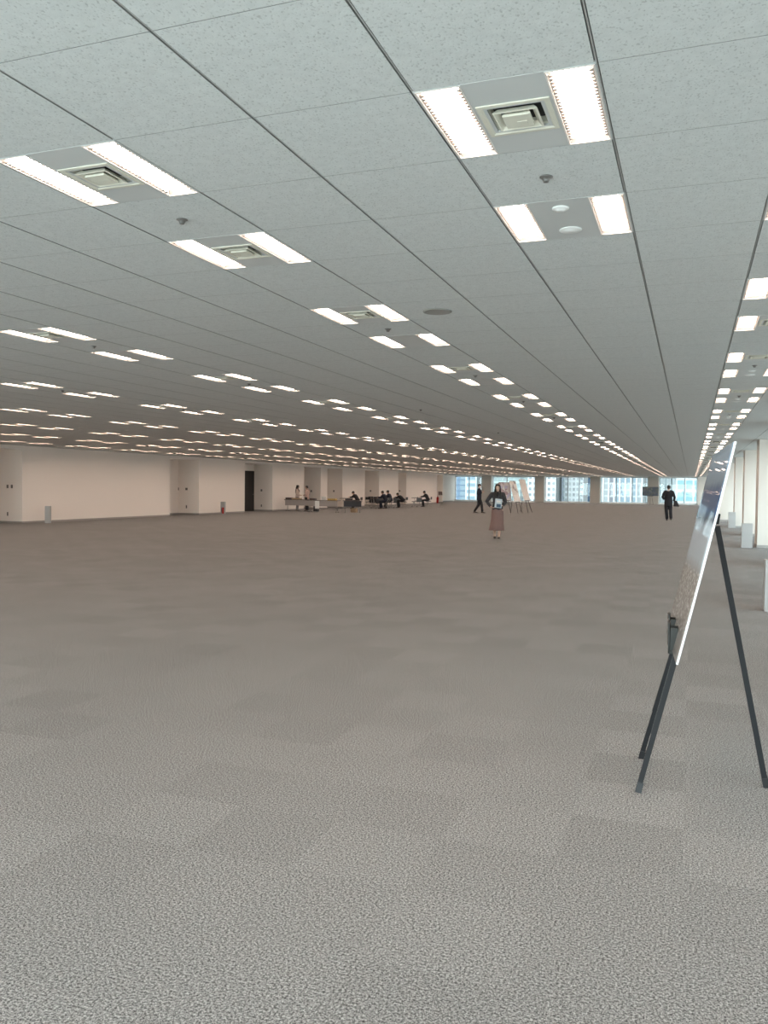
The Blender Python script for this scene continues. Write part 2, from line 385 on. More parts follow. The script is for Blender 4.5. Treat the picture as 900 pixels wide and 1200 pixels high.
# right side: columns with window bays between them
COLY = [-.7, 5.6, 11.95, 18.4, 24.85, 31.3, 37.9, 45.9, 52.3, 58.7, 65.1, 71.5, 77.9, 84.3]
XC0, XC1 = 1.72, 2.6
for y in COLY:
    xa = XC0 if y != 45.9 else 1.30
    bm = bmesh.new(); box(bm, xa, XC1, y, y+.95, 0, CEIL)
    box(bm, XC0+.42, XC0+.46, y-.004, y, 0, CEIL, 1)                      # cladding joint
    box(bm, xa-.012, XC1, y-.012, y+.962, 0, .075, 2)
    o = obj('column', bm, [MT['col'], MT['base'], MT['base']]); o['kind'] = 'structure'
ye = [YB] + [v for y in COLY for v in (y+.02, y+.93)] + [YF-.1]
bm = bmesh.new()
box(bm, XR, XR+.3, YB, YF, 0, .12); box(bm, XR, XR+.3, YB, YF, CEIL-.10, CEIL+.3)
for y in COLY: box(bm, XR-.3, XR+.2, y, y+.95, 0, CEIL)
struct('wall_right', bm, MT['col'])
for k in range(len(ye)//2):
    a, b = ye[2*k], ye[2*k+1]
    if b-a > 1: make_window('window_%d' % wn, 'y', a, b, XR+.08, .12, CEIL-.10, 3); wn += 1
# unseen glazed side, set close behind the camera to brighten the foreground
bm = bmesh.new(); box(bm, -28, XR+.3, YB-.3, YB, 0, .12); box(bm, -28, XR+.3, YB-.3, YB, CEIL-.10, CEIL+.3)
for k in range(5): box(bm, -24-.6+k*6.4, -24+.6+k*6.4, YB-.3, YB+.02, 0, CEIL)
struct('wall_back', bm, MT['col'])
for k in range(5):
    make_window('window_%d' % wn, 'x', -24+.6+k*6.4, min(XR-.05, -24-.6+(k+1)*6.4), YB-.15, .12, CEIL-.10, 3); wn += 1

# ------------------------------------------------------------------ ceiling lights
W = T - .012
LW = .168                                    # width of one lamp opening
hx = W/2
def lamp_mesh(detail):
    """one recessed lamp: rim, sloping reflectors, glowing panel; origin in the middle of its opening"""
    bm = bmesh.new(); a, b = LW/2, W/2
    D = .016
    r = .006
    for s in (-1, 1):
        box(bm, min(s*a, s*(a-r)), max(s*a, s*(a-r)), -b, b, -.003, .004, 1)
        box(bm, -a+r, a-r, min(s*b, s*(b-r)), max(s*b, s*(b-r)), -.003, .004, 1)
        ia, ib, ta, tb = a-r, b-r, a-.018, b-.035
        quad(bm, [(s*ia, -ib, 0), (s*ia, ib, 0), (s*ta, tb, D), (s*ta, -tb, D)], 1)
        quad(bm, [(-ia, s*ib, 0), (ia, s*ib, 0), (ta, s*tb, D), (-ta, s*tb, D)], 1)
    quad(bm, [(-ta, -tb, D), (-ta, tb, D), (ta, tb, D), (ta, -tb, D)], 0)
    bm.normal_update()
    return bm
def louvre_mesh(s):
    """saw-toothed edge blade along one long side of a lamp"""
    bm = bmesh.new(); n = 22; x0 = s*(LW/2-.0065)
    prof = [(x0, -W/2+.03)]
    for k in range(n):
        y = -W/2+.045 + k*(W-.09)/(n-1)
        prof += [(x0-s*.004, y-.011), (x0-s*.020, y), (x0-s*.004, y+.011)]
    prof += [(x0, W/2-.03)]
    lo = [bm.verts.new((x, y, .002)) for x, y in prof]; up = [bm.verts.new((x+s*.0, y, .012)) for x, y in prof]
    for k in range(len(prof)): bm.faces.new((lo[k], lo[(k+1) % len(prof)], up[(k+1) % len(prof)], up[k]))
    bm.faces.new(lo); bm.faces.new(up[::-1])
    return bm
def plate_mesh(hole):
    bm = bmesh.new(); a = hx-LW; h = .100
    if hole:
        box(bm, -a, a, -W/2, -h, -.001, .006); box(bm, -a, a, h, W/2, -.001, .006)
        box(bm, -a, -h, -h, h, -.001, .006); box(bm, h, a, -h, h, -.001, .006)
    else: box(bm, -a, a, -W/2, W/2, -.001, .006)
    return bm
def airdiff_mesh():
    bm = bmesh.new()
    def ring(o0, z0, o1, z1, mi=0):
        for k in range(4):
            c = [(-1, -1), (1, -1), (1, 1), (-1, 1)]
            p, q = c[k], c[(k+1) % 4]
            quad(bm, [(p[0]*o0, p[1]*o0, z0), (q[0]*o0, q[1]*o0, z0), (q[0]*o1, q[1]*o1, z1), (p[0]*o1, p[1]*o1, z1)], mi)
    s = .135
    ring(s, -.001, s, -.005); ring(s, -.005, s-.016, -.006); ring(s-.016, -.006, s-.038, .012); ring(s-.038, .012, s-.040, .034)
    quad(bm, [(-.098, -.098, .034), (.098, -.098, .034), (.098, .098, .034), (-.098, .098, .034)], 1)
    ring(.084, -.010, .077, -.012); ring(.077, -.012, .060, .006); ring(.084, -.010, .068, .008)
    box(bm, -.052, .052, -.052, .052, -.016, -.006); box(bm, -.006, .032, -.000, .034, -.0172, -.016)
    ring(.052, -.006, .020, .03)
    return bm
def dome_mesh(r, h):
    bm = bmesh.new(); lathe(bm, [(r, -.001), (r, -h*.35), (r*.86, -h*.55), (r*.55, -h*.75), (r*.50, -h), (.001, -h)], 20); return bm
def frame_mesh():
    bm = bmesh.new(); e = W/2+.004; d = .05
    for s in (-1, 1):
        box(bm, min(s*e, s*(e-.004)), max(s*e, s*(e-.004)), -e, e, -.001, d)
        box(bm, -e, e, min(s*e, s*(e-.004)), max(s*e, s*(e-.004)), -.001, d)
    box(bm, -e, e, -e, e, d, d+.004)
    return bm
def mk(bm, name, mats):
    bmesh.ops.recalc_face_normals(bm, faces=bm.faces)
    me = bpy.data.meshes.new(name); bm.to_mesh(me); bm.free()
    for m in mats: me.materials.append(m)
    return me
me_lamp = mk(lamp_mesh(True), 'lamp', [MT['lamp'], MT['reflector']])
me_louvre = [mk(louvre_mesh(q), 'louvre', [MT['louvre']]) for q in (-1, 1)]
me_plate = mk(plate_mesh(False), 'centre_plate', [MT['plate']]); me_plate_hole = mk(plate_mesh(True), 'centre_plate', [MT['plate']])
me_air = mk(airdiff_mesh(), 'air_diffuser', [MT['diff'], MT['dark']])
me_det = mk(dome_mesh(.042, .017), 'smoke_detector', [MT['capw']])
me_cap = mk(dome_mesh(.060, .013), 'round_cap', [MT['capw']])
me_frame = mk(frame_mesh(), 'housing', [MT['plate']])
def far_mesh(air):
    bm = bmesh.new()
    for s in (-1, 1):
        b2 = lamp_mesh(False); tmp = bpy.data.meshes.new('t'); b2.to_mesh(tmp); b2.free()
        n0 = len(bm.verts); bm.from_mesh(tmp); bm.verts.ensure_lookup_table()
        for v in bm.verts[n0:]: v.co.x += s*(hx-LW/2)
        bpy.data.meshes.remove(tmp)
    a = hx-LW
    quad(bm, [(-a, -W/2, 0), (-a, W/2, 0), (a, W/2, 0), (a, -W/2, 0)], 2)
    if air:
        s = .12
        box(bm, -s, s, -s, s, -.012, -.001, 3); box(bm, -.08, .08, -.08, .08, -.03, -.012, 4); box(bm, -.05, .05, -.05, .05, -.04, -.03, 3)
    return bm
FM = [MT['lamp'], MT['reflector'], MT['plate'], MT['diff'], MT['dark']]
me_far_air = mk(far_mesh(True), 'ceiling_light', FM); me_far_plain = mk(far_mesh(False), 'ceiling_light', FM)

def kind_of(i, j):
    if i == -1: return 'air' if j == 0 else 'caps'
    if j % 5 == 0: return 'air'
    if i == -4 and j == 2: return 'air'
    if i == 1 and j == 7: return 'air'
    if i == 1: return 'caps'
    return 'plain'
proto = {}
def proto_light(kind):
    e = empty('ceiling_light', (0, 0, CEIL))
    obj('housing', None, None, e, data=me_frame)
    obj('centre_plate', None, None, e, data=me_plate_hole if kind == 'air' else me_plate)
    for s in (-1, 1):
        l = obj('lamp', None, None, e, data=me_lamp); l.location.x = s*(hx-LW/2)
        
        for q in me_louvre: obj('louvre', None, None, l, data=q)
    if kind == 'air': obj('air_diffuser', None, None, e, data=me_air)
    if kind == 'caps':
        d = obj('smoke_detector', None, None, e, data=me_det); d.location.y = -.20
        d = obj('round_cap', None, None, e, data=me_cap); d.location.y = .17
    return e
ROWNAME = {1: 'the rightmost row', -1: 'the short front pair', -4: 'second row from right', -9: 'third row from right',
           -14: 'fourth row from right', -19: 'fifth row from right', -24: 'sixth row from right', -29: 'seventh row from right', -34: 'row nearest left wall'}
KW = {'air': 'air vent', 'caps': 'round caps', 'plain': 'plain plate'}
vis, rest = [], []
for (i, j) in fix:
    c = (gx(i)+T/2, gy(j)+T/2, CEIL); p = to_px(c)
    far = 82.4 if i == -34 else 999
    if c[1] > 92.5 or c[1] < YB+.4: continue
    q = [to_px((gx(i)+a, gy(j)+b, CEIL)) for a in (0, T) for b in (0, T)]
    inside = any(0 < u < 900 and 0 < v < 1200 for u, v in q)
    (vis if inside else rest).append((c[1]**2+c[0]**2, i, j, c))
vis.sort()
rest += vis[298:]; vis = vis[:298]
count = {}
for d, i, j, c in sorted(vis, key=lambda t: (t[1], t[2])):
    count[i] = count.get(i, 0)+1; n = count[i]; kd = kind_of(i, j)
    if i == -1: lab = ('nearest ceiling light, two glowing lamps beside a square air vent', 'ceiling light with two glowing lamps and two round caps behind the nearest one')[n-1]
    else: lab = 'ceiling light with %s, %s from near end of %s' % (KW[kd], ordinal(n), ROWNAME[i].replace('the ', '', 1))
    if c[1] < 24:
        if kd not in proto: e = proto[kd] = proto_light(kd)
        else: e = copy_tree(proto[kd])
        e.location = c
    else:
        e = obj('ceiling_light', None, None, data=me_far_air if kd == 'air' else me_far_plain); e.location = c
    tag(e, lab, 'ceiling light', 'ceiling lights in %s' % ROWNAME[i].replace('the ', '', 1))
# the remaining lights: the smallest in the distance and those beyond the frame, one object
bm = bmesh.new()
for d, i, j, c in rest:
    n0 = len(bm.verts); bm.from_mesh(me_far_air if kind_of(i, j) == 'air' else me_far_plain); bm.verts.ensure_lookup_table()
    for v in bm.verts[n0:]: v.co += Vector(c)
me = bpy.data.meshes.new('ceiling_light'); bm.to_mesh(me); bm.free()
for m in FM: me.materials.append(m)
o = obj('ceiling_light', None, None, data=me); tag(o, 'rows of tiny ceiling lights farthest away by the end windows', 'ceiling light', None, 'stuff')

# sprinklers, ceiling speaker, detectors
def sprinkler_mesh():
    bm = bmesh.new(); lathe(bm, [(.030, 0), (.030, -.003), (.020, -.006), (.014, -.018), (.012, -.024), (.001, -.025)], 14); return bm
me_spr = mk(sprinkler_mesh(), 'sprinkler', [MT['steel']])
spots = []
for i, js in ((-1, (1,)), (-4, (1, 6, 11, 16, 21)), (1, (11, 16, 21)), (-9, (6, 11, 16, 21)), (-14, (11, 16, 21))):
    for j in js: spots.append((gx(i)+T/2, gy(j)+T/2, i, j))
spots += [(gx(-7)+T*.3, gy(2)+T*.56, -7, 2), (gx(-7)+T*.28, gy(18)+T*.1, -7, 18), (gx(-7)+T*.3, gy(28)+T*.1, -7, 28)]
def sprinkler_label(i, j):
    if i == -1: return 'small dark sprinkler head on the tile between the two nearest lights'
    if i == -7: return {2: 'small dark sprinkler head at the left edge of the ceiling', 18: 'small dark sprinkler head on open tiles beyond the round speaker',
                        28: 'small dark sprinkler head far off on open tiles between light rows'}[j]
    return 'small dark sprinkler head between the %s pair of lights in %s' % (ordinal((j-1)//5 + 1), ROWNAME[i])
for x, y, i, j in spots:
    p = to_px((x, y, CEIL))
    if not (-3 < p[0] < 905): continue
    o = obj('sprinkler', None, None, data=me_spr); o.location = (x, y, CEIL-.0005); tag(o, sprinkler_label(i, j), 'sprinkler', 'ceiling sprinklers')
bm = bmesh.new(); lathe(bm, [(.115, -.0005), (.115, -.007), (.10, -.010), (.095, -.008), (.001, -.011)], 28)
o = obj('ceiling_speaker', bm, MT['pipegrey']); o.location = (gx(-2.51), gy(5.58), CEIL); tag(o, 'round grey ceiling speaker flush in the tiles', 'speaker')

# ------------------------------------------------------------------ small wall fittings
def plate(x, y, z, face, w, h, label, cat='light switch', name='light_switch'):
    e = empty(name, (x, y, z), face)
    bm = bmesh.new(); box(bm, -w/2, w/2, -.008, 0, -h/2, h/2); obj('cover', bm, MT['switch'], e, bevel=.002)
    bm = bmesh.new(); box(bm, -w/4, w/4, -.013, -.008, -h/4, h/4); obj('rocker' if cat == 'light switch' else 'socket', bm, MT['steel'], e)
    tag(e, label, cat)
def on_side(px, y):                          # point on an alcove side wall facing the camera
    return far_x(px, y)
plate(on_side(9, 24.94), 24.938, 1.40, 0, .09, .13, 'left of the two dark switch plates in the leftmost recess')
plate(on_side(14, 24.94), 24.938, 1.40, 0, .09, .13, 'right of the two dark switch plates in the leftmost recess')
plate(on_side(9, 24.94), 24.938, .35, 0, .06, .14, 'low dark outlet near the floor of the leftmost recess', 'outlet', 'outlet')
plate(on_side(218.5, 37.05), 37.048, 1.32, 0, .13, .12, 'square dark switch plate in the second recess from the left')
plate(on_side(218.5, 37.05), 37.048, .40, 0, .07, .16, 'low dark outlet in the second recess from the left', 'outlet', 'outlet')
plate(on_side(209, 37.05), 37.048, 1.32, 0, .06, .14, 'narrow dark switch plate left of the square one in second recess')
plate(on_side(306.3, 45.09), 45.088, 1.25, 0, .11, .13, 'dark switch plate on the wall right of the dark door')
plate(on_side(306.3, 45.09), 45.088, .32, 0, .07, .14, 'low dark outlet right of the dark door', 'outlet', 'outlet')
plate(on_side(364.5, 52.09), 52.088, 1.2, 0, .12, .13, 'dark switch plate in the recess behind the talking pair')
plate(on_side(391, 55.89), 55.888, 1.2, 0, .12, .13, 'dark switch plate in the recess behind the middle table')
plate(on_side(434, 63.49), 63.488, 1.2, 0, .13, .13, 'dark switch plate in the recess behind the rows of chairs')
plate(on_side(468, 70.39), 70.388, 1.2, 0, .13, .13, 'dark switch plate in the recess behind the huddled readers')

# fire extinguisher boxes
def ext_box(x, y, rz, label, h=.66, w=.25, d=.25, red=True):
    e = empty('extinguisher_box', (x, y, 0), rz)
    bm = bmesh.new()
    t = .012
    box(bm, -w/2, w/2, d/2-t, d/2, 0, h); box(bm, -w/2, -w/2+t, -d/2, d/2-t, 0, h); box(bm, w/2-t, w/2, -d/2, d/2-t, 0, h)
    box(bm, -w/2+t, w/2-t, -d/2, d/2-t, 0, .03); box(bm, -w/2+t, w/2-t, -d/2, d/2-t, h-.03, h)
    box(bm, -w/2+t, w/2-t, -d/2, -d/2+t, h*.55 if red else .03, h-.03)
    obj('casing', bm, MT['extbox'], e)
    tag(e, label, 'fire extinguisher box')
    if red:
        bm = bmesh.new(); lathe(bm, [(.06, .032), (.065, .05), (.065, .34), (.05, .38), (.02, .40), (.02, .42), (.001, .42)], 16)
        c = obj('fire_extinguisher', bm, MT['red']); c.location = (x, y, 0)
        tag(c, 'red fire extinguisher inside the %s' % ('grey box by the leftmost wall panel' if y < 30 else 'grey box by the second wall panel'), 'fire extinguisher')
    return e
ext_box(-23.3, 25.75, math.radians(-58), 'grey extinguisher box standing at the foot of the leftmost wall panel', w=.20, d=.20)
ext_box(-23.3, 38.6, math.radians(12), 'grey extinguisher box at the foot of the second wall panel', w=.21, d=.21)
ext_box(1.45, 24.72, 0, 'grey extinguisher box beside a right-hand column, middle of three', red=False, w=.27)
ext_box(1.62, 38.6-1.0, 0, 'grey extinguisher box beside a right-hand column, farthest of three', red=False, w=.27)
ext_box(1.05, 11.83, 0, 'grey extinguisher box at the right edge of the photo, nearest of three', red=False, w=.27)

# ------------------------------------------------------------------ near display easel and board
e = empty('display_easel', (.02, 4.7, 0))
off = Vector((.02, 4.7, 0))
APX = Vector((.120, 4.70, 1.42))
def lp(*p): return Vector(p) - off
feet = [(-.222, 4.415), (-.238, 4.985)]
for (fx, fy), s in zip(feet, (-1, 1)):
    bm = bmesh.new()
    a = lp(fx, fy, .012); b = lp(APX.x+.004, APX.y+s*.035, APX.z)
    beam(bm, a, b, .030, .026, (0, 1, 0))
    l = obj('leg', bm, MT['black'], e, bevel=.002)
    bm = bmesh.new(); m_ = a.lerp(b, .06); beam(bm, lp(fx, fy, 0), lp(fx, fy, 0)+(b-a)*.035, .034, .030, (0, 1, 0)); obj('rubber_foot', bm, MT['vinyl'], l)
    # inner sliding section seen as a groove on the front of the leg
    bm = bmesh.new(); sh = Vector((-.0145, 0, 0)); beam(bm, a.lerp(b, .20)+sh, a.lerp(b, .53)+sh, .012, .004, (0, 1, 0)); obj('slide_groove', bm, MT['bracket'], l)
    # bracket that carries the board
    k = a.lerp(b, .545)
    bm = bmesh.new()
    cx, cy, cz = k.x, k.y, k.z
    box(bm, cx-.062, cx+.004, cy-.042, cy+.042, cz-.075, cz-.058)         # shelf
    box(bm, cx-.062, cx-.052, cy-.042, cy+.042, cz-.075, cz+.085)         # front lip
    box(bm, cx-.052, cx-.012, cy-.040, cy-.034, cz-.060, cz+.060); box(bm, cx-.052, cx-.012, cy+.034, cy+.040, cz-.060, cz+.060)
    br = obj('board_bracket', bm, MT['bracket'], l, bevel=.003)
    bm = bmesh.new(); box(bm, cx-.067, cx-.0615, cy-.040, cy+.040, cz-.03, cz+.095); obj('bracket_lip', bm, MT['lip'], br, bevel=.003)
bm = bmesh.new(); beam(bm, lp(.398, 4.74, .012), lp(APX.x+.012, 4.705, 1.36), .028, .028, (0, 1, 0))
l = obj('leg', bm, MT['black'], e, bevel=.002)
bm = bmesh.new(); beam(bm, lp(.402, 4.74, 0), lp(.391, 4.739, .05), .032, .032, (0, 1, 0)); obj('rubber_foot', bm, MT['vinyl'], l)
bm = bmesh.new(); beam(bm, lp(APX.x-.006, 4.66, 1.385), lp(APX.x-.006, 4.74, 1.385), .022, .05, (1, 0, 0)); beam(bm, lp(APX.x+.010, 4.70, 1.37), lp(APX.x+.018, 4.70, 1.425), .020, .020, (0, 1, 0))
obj('apex_joint', bm, MT['black'], e, bevel=.004)
tag(e, 'black three-legged easel holding the big board in the right foreground', 'easel')
# the board: local frame x = width (towards the far edge), z = up, y = thickness, slightly bowed
def bowed_board(w, h, th, bow, mats):
    bm = bmesh.new(); nx, nz = 14, 28; f, bk = [], []
    for a in range(nx+1):
        for c in range(nz+1):
            x = w*a/nx; z = h*c/nz
            d = bow*(math.sin(PI*c/nz)) + bow*.5*math.sin(PI*a/nx)*math.sin(2*PI*c/nz+.6)
            f.append(bm.verts.new((x, d, z))); bk.append(bm.verts.new((x, d+th, z)))
    I = lambda a, c: a*(nz+1)+c
    for a in range(nx):
        for c in range(nz):
            q = bm.faces.new((f[I(a, c)], f[I(a+1, c)], f[I(a+1, c+1)], f[I(a, c+1)])); q.smooth = True
            q = bm.faces.new((bk[I(a, c)], bk[I(a, c+1)], bk[I(a+1, c+1)], bk[I(a+1, c)])); q.material_index = 1
    for a in range(nx):
        for c in (0, nz):
            q = bm.faces.new((f[I(a, c)], f[I(a+1, c)], bk[I(a+1, c)], bk[I(a, c)])); q.material_index = 1
    for c in range(nz):
        for a in (0, nx):
            q = bm.faces.new((f[I(a, c)], f[I(a, c+1)], bk[I(a, c+1)], bk[I(a, c)])); q.material_index = 1
    return obj('display_board', bm, mats)
bo = bowed_board(1.10, 1.078, .010, .003, [MT['board'], MT['foam']])
P0 = Vector((-.050, 4.15, .723)); P1 = Vector((-.122, 5.25, .700)); P2 = Vector((.186, 4.15, 1.776))
ex = (P0-P1).normalized(); ez = (P2-P0); ez = (ez-ex*ez.dot(ex)).normalized(); ey = ez.cross(ex)
mm = Matrix((ex, ey, ez)).transposed().to_4x4(); mm.translation = P1; bo.matrix_world = mm
tag(bo, 'large glossy display board with dark blue picture leaning on the foreground easel', 'board')

# ------------------------------------------------------------------ people
def loft(bm, pts, rad, side=(1, 0, 0), n=14):
    """closed tube of elliptical rings; rad = (across side, other) per point"""
    pts = [Vector(p) for p in pts]; rings = []
    for k, p in enumerate(pts):
        t = (pts[min(k+1, len(pts)-1)] - pts[max(k-1, 0)]).normalized()
        s = Vector(side); s = (s - t*s.dot(t))
        if s.length < .05: s = Vector((0, 1, 0)) - t*t.y
        s.normalize(); u = t.cross(s)
        r = rad[k]; ra, rb = r if isinstance(r, tuple) else (r, r)
        rings.append([bm.verts.new(p + ra*math.cos(2*PI*a/n)*s + rb*math.sin(2*PI*a/n)*u) for a in range(n)])
    for A, B in zip(rings, rings[1:]):
        for a in range(n): bm.faces.new((A[a], A[(a+1) % n], B[(a+1) % n], B[a]))
    for rg, k, q in ((rings[0], 0, 1), (rings[-1], -1, -2)):
        d = (pts[k]-pts[q]).normalized()
        r = rad[k]; r = min(r) if isinstance(r, tuple) else r
        c = bm.verts.new(pts[k] + d*r*.55)
        for a in range(n): bm.faces.new((rg[a], rg[(a+1) % n], c))
def fuse(name, bm, mat, parent, vox=.012, smooth=4):
    bmesh.ops.recalc_face_normals(bm, faces=bm.faces)
    me = bpy.data.meshes.new(name+'_raw'); bm.to_mesh(me); bm.free()
    o = bpy.data.objects.new('raw', me); COL.objects.link(o)
    m = o.modifiers.new('r', 'REMESH'); m.mode = 'VOXEL'; m.voxel_size = vox; m.use_smooth_shade = True
    if smooth:
        s = o.modifiers.new('s', 'SMOOTH'); s.factor = .5; s.iterations = smooth
    dg = bpy.context.evaluated_depsgraph_get(); dg.update()
    out = bpy.data.meshes.new_from_object(o.evaluated_get(dg)); out.name = name
    bpy.data.objects.remove(o); bpy.data.meshes.remove(me)
    out.materials.clear(); out.materials.append(mat)
    for p in out.polygons: p.use_smooth = True; p.material_index = 0
    r = bpy.data.objects.new(name, out); COL.objects.link(r); r.parent = parent
    return r
def stand_pose():
    J = dict(pelvis=(0, 0, .92), waist=(0, .005, 1.06), chest=(0, .0, 1.26), top=(0, -.01, 1.385), neck=(0, -.005, 1.445), head=(0, .015, 1.572))
    for s, sg in (('R', 1), ('L', -1)):
        J['hip'+s] = (sg*.088, 0, .90); J['knee'+s] = (sg*.09, .015, .49); J['ank'+s] = (sg*.09, -.02, .075)
        J['sho'+s] = (sg*.165, -.01, 1.375); J['elb'+s] = (sg*.215, -.035, 1.11); J['wri'+s] = (sg*.225, .03, .87); J['han'+s] = (sg*.225, .05, .79)
    return {k: Vector(v) for k, v in J.items()}
def sit_pose(lean=.5, seat=.45):
    J = stand_pose(); dz = seat+.10-.92
    piv = Vector((0, 0, seat+.08)); R = Matrix.Rotation(-lean, 3, 'X')
    for k in list(J):
        if k[:3] in ('wai', 'che', 'top', 'nec', 'hea', 'sho', 'elb', 'wri', 'han'):
            J[k] = piv + R @ (J[k] + Vector((0, 0, dz)) - piv)
    J['pelvis'] = Vector((0, 0, seat+.10))
    for s, sg in (('R', 1), ('L', -1)):
        J['hip'+s] = Vector((sg*.09, .02, seat+.08)); J['knee'+s] = Vector((sg*.11, .44, seat+.06)); J['ank'+s] = Vector((sg*.11, .40, .075))
    return J
def hand(bm, J, s, sc=1.0, curl=.35):
    w, h = J['wri'+s], J['han'+s]; d = (h-w).normalized()
    sg = 1 if s == 'R' else -1
    side = Vector((0, 1, 0)) - d*d.y
    if side.length < .2: side = Vector((0, 0, 1)) - d*d.z
    side.normalize(); nrm = d.cross(side).normalized()*(-sg)
    pc = w + d*.055*sc
    loft(bm, [w-d*.01, pc, w+d*.095*sc], [(.024*sc, .018*sc), (.040*sc, .016*sc), (.038*sc, .013*sc)], side)
    for k, (o, ln) in enumerate(((.031, .066), (.011, .076), (-.010, .071), (-.030, .055))):
        a = w + d*.085*sc + side*o*sc
        m = a + (d*math.cos(curl) + nrm*math.sin(curl))*ln*.5*sc
        b = m + (d*math.cos(curl*2.2) + nrm*math.sin(curl*2.2))*ln*.5*sc
        loft(bm, [a, m, b], [.0095*sc, .0085*sc, .007*sc], nrm, 8)
    a = w + d*.03*sc + side*.030*sc; m = a + (side*.7 + d*.7)*.035*sc; b = m + (d + nrm*.4 + side*.1).normalized()*.03*sc
    loft(bm, [a, m, b], [.012*sc, .010*sc, .008*sc], nrm, 8)
def person(name, loc, rz, J, H, body_mat, top_mat, leg_mat, label, hair='short', skirt=None, head_turn=0, head_nod=0, coat=.80, shirt=True, mask=False, vox=.011, female=False, blouse=None):
    root = empty('person', loc, rz); k = H/1.70; root.scale = (k, k, k)
    tag(root, label, 'person')
    fem = .9 if female else 1.0; fw_ = .92 if female else 1.06
    hd = J['head']; RH = Matrix.Rotation(head_turn, 3, 'Z') @ Matrix.Rotation(-head_nod, 3, 'X')
    HP = lambda x, y, z: hd + RH @ Vector((x, y, z))
    # body: one continuous surface
    bm = bmesh.new()
    loft(bm, [J['pelvis']-(J['waist']-J['pelvis'])*.35, J['pelvis'], J['waist'], J['chest'], J['top'], J['neck']],
         [(.12*fem, .09), (.155, .105), (.125*fem, .09), (.150*fem, .11), (.11*fem, .07), (.052, .055)])
    loft(bm, [J['neck'], HP(0, -.01, -.09)], [(.050*fem, .052), (.050*fem, .055)])
    loft(bm, [HP(0, .025, -.112), HP(0, .022, -.085), HP(0, .012, -.045), HP(0, 0, .0), HP(0, -.008, .045), HP(0, -.01, .085), HP(0, -.008, .105)],
         [(.028, .03), (.048, .058), (.063, .082), (.070, .092), (.072, .096), (.058, .078), (.03, .04)])
    loft(bm, [HP(0, .09, .01), HP(0, .105, -.03), HP(0, .095, -.036)], [.009, .013, .010], n=8)      # nose
    for sg in (-1, 1): loft(bm, [HP(sg*.070, -.01, .015), HP(sg*.076, -.012, -.01), HP(sg*.07, -.005, -.032)], [(.012, .008), (.014, .008), (.008, .006)], n=8)
    for s in 'RL':
        loft(bm, [J['top']*.5+J['sho'+s]*.5, J['sho'+s], J['sho'+s].lerp(J['elb'+s], .35), J['elb'+s], J['elb'+s].lerp(J['wri'+s], .35), J['wri'+s]],
             [.055*fem, .056*fem, .048*fem, .037*fem, .038*fem, .024*fem])
        hand(bm, J, s, .95 if female else 1.0)
        kn, an, hp = J['knee'+s], J['ank'+s], J['hip'+s]
        loft(bm, [hp, hp.lerp(kn, .4), kn, kn.lerp(an, .3), an.lerp(kn, .1), an-Vector((0, 0, .02))], [.088, .075, .052, .054, .036, .038])
        loft(bm, [an+Vector((0, -.045, -.045)), an+Vector((0, .05, -.045)), an+Vector((0, .15, -.055))], [(.034, .028), (.042, .028), (.030, .016)])
    b = fuse('body', bm, body_mat, root, vox)
    # face
    for sg in (-1, 1):
        bm = bmesh.new(); bmesh.ops.create_uvsphere(bm, u_segments=8, v_segments=6, radius=.009, matrix=Matrix.Translation(HP(sg*.030, .082, .012))); obj('eye', bm, MT['hair'], root)
    bm = bmesh.new(); loft(bm, [HP(-.022, .083, -.062), HP(0, .090, -.062), HP(.022, .083, -.062)], [(.004, .004), (.007, .006), (.004, .004)], (0, 0, 1), 8); obj('mouth', bm, MT['pink'], root)
    if mask:
        bm = bmesh.new(); loft(bm, [HP(0, .03, -.112), HP(0, .045, -.07), HP(0, .040, -.02)], [(.05, .05), (.064, .072), (.064, .070)]); fuse('face_mask', bm, MT['mask'], root, .01, 3)
    # hair
    bm = bmesh.new()
    loft(bm, [HP(0, -.030, -.055), HP(0, -.03, .0), HP(0, -.018, .05), HP(0, -.010, .095), HP(0, -.008, .118)],
         [(.058, .060), (.079, .082), (.083, .098), (.070, .088), (.035, .05)])
    loft(bm, [HP(-.055, .062, .062), HP(0, .084, .068), HP(.055, .062, .062)], [(.022, .018), (.026, .018), (.022, .018)], (0, 0, 1), 10)   # fringe
    if hair == 'long':
        bk = [HP(0, -.055, .02), HP(0, -.085, -.08), J['neck']+Vector((0, -.085, -.02)), J['chest']+Vector((0, -.125, .06)), J['chest']+Vector((0, -.125, -.10))]
        loft(bm, bk, [(.078, .05), (.085, .045), (.095, .035), (.09, .028), (.06, .015)])
        for sg in (-1, 1):
            loft(bm, [HP(sg*.068, .015, .05), HP(sg*.078, .02, -.05), J['neck']+Vector((sg*.085, .03, -.02)), J['chest']+Vector((sg*.085, .115, .07)), J['chest']+Vector((sg*.075, .125, -.03))],
                 [(.022, .04), (.024, .04), (.028, .034), (.026, .018), (.012, .01)])
    fuse('hair', bm, MT['hair'], root, .011, 3)
    # jacket
    bm = bmesh.new()
    dn = (J['pelvis']-J['waist'])
    lowp = J['pelvis'] + dn*((.92-coat)/.14) if J['hipR'].z > .7 else J['pelvis'] + dn*.15
    loft(bm, [lowp, J['pelvis'], J['waist'], J['chest'], J['top'], J['top'].lerp(J['neck'], .35)],
         [(.178*fw_, .135), (.182*fw_, .135), (.165*fem*fw_, .125), (.188*fem*fw_, .142), (.140*fem*fw_, .098), (.080, .075)], n=20)
    for s in 'RL':
        loft(bm, [J['top'].lerp(J['sho'+s], .4), J['sho'+s], J['sho'+s].lerp(J['elb'+s], .4), J['elb'+s], J['elb'+s].lerp(J['wri'+s], .5), J['elb'+s].lerp(J['wri'+s], .92)],
             [.076*fem, .080*fem, .074*fem, .062*fem, .056*fem, .048*fem])
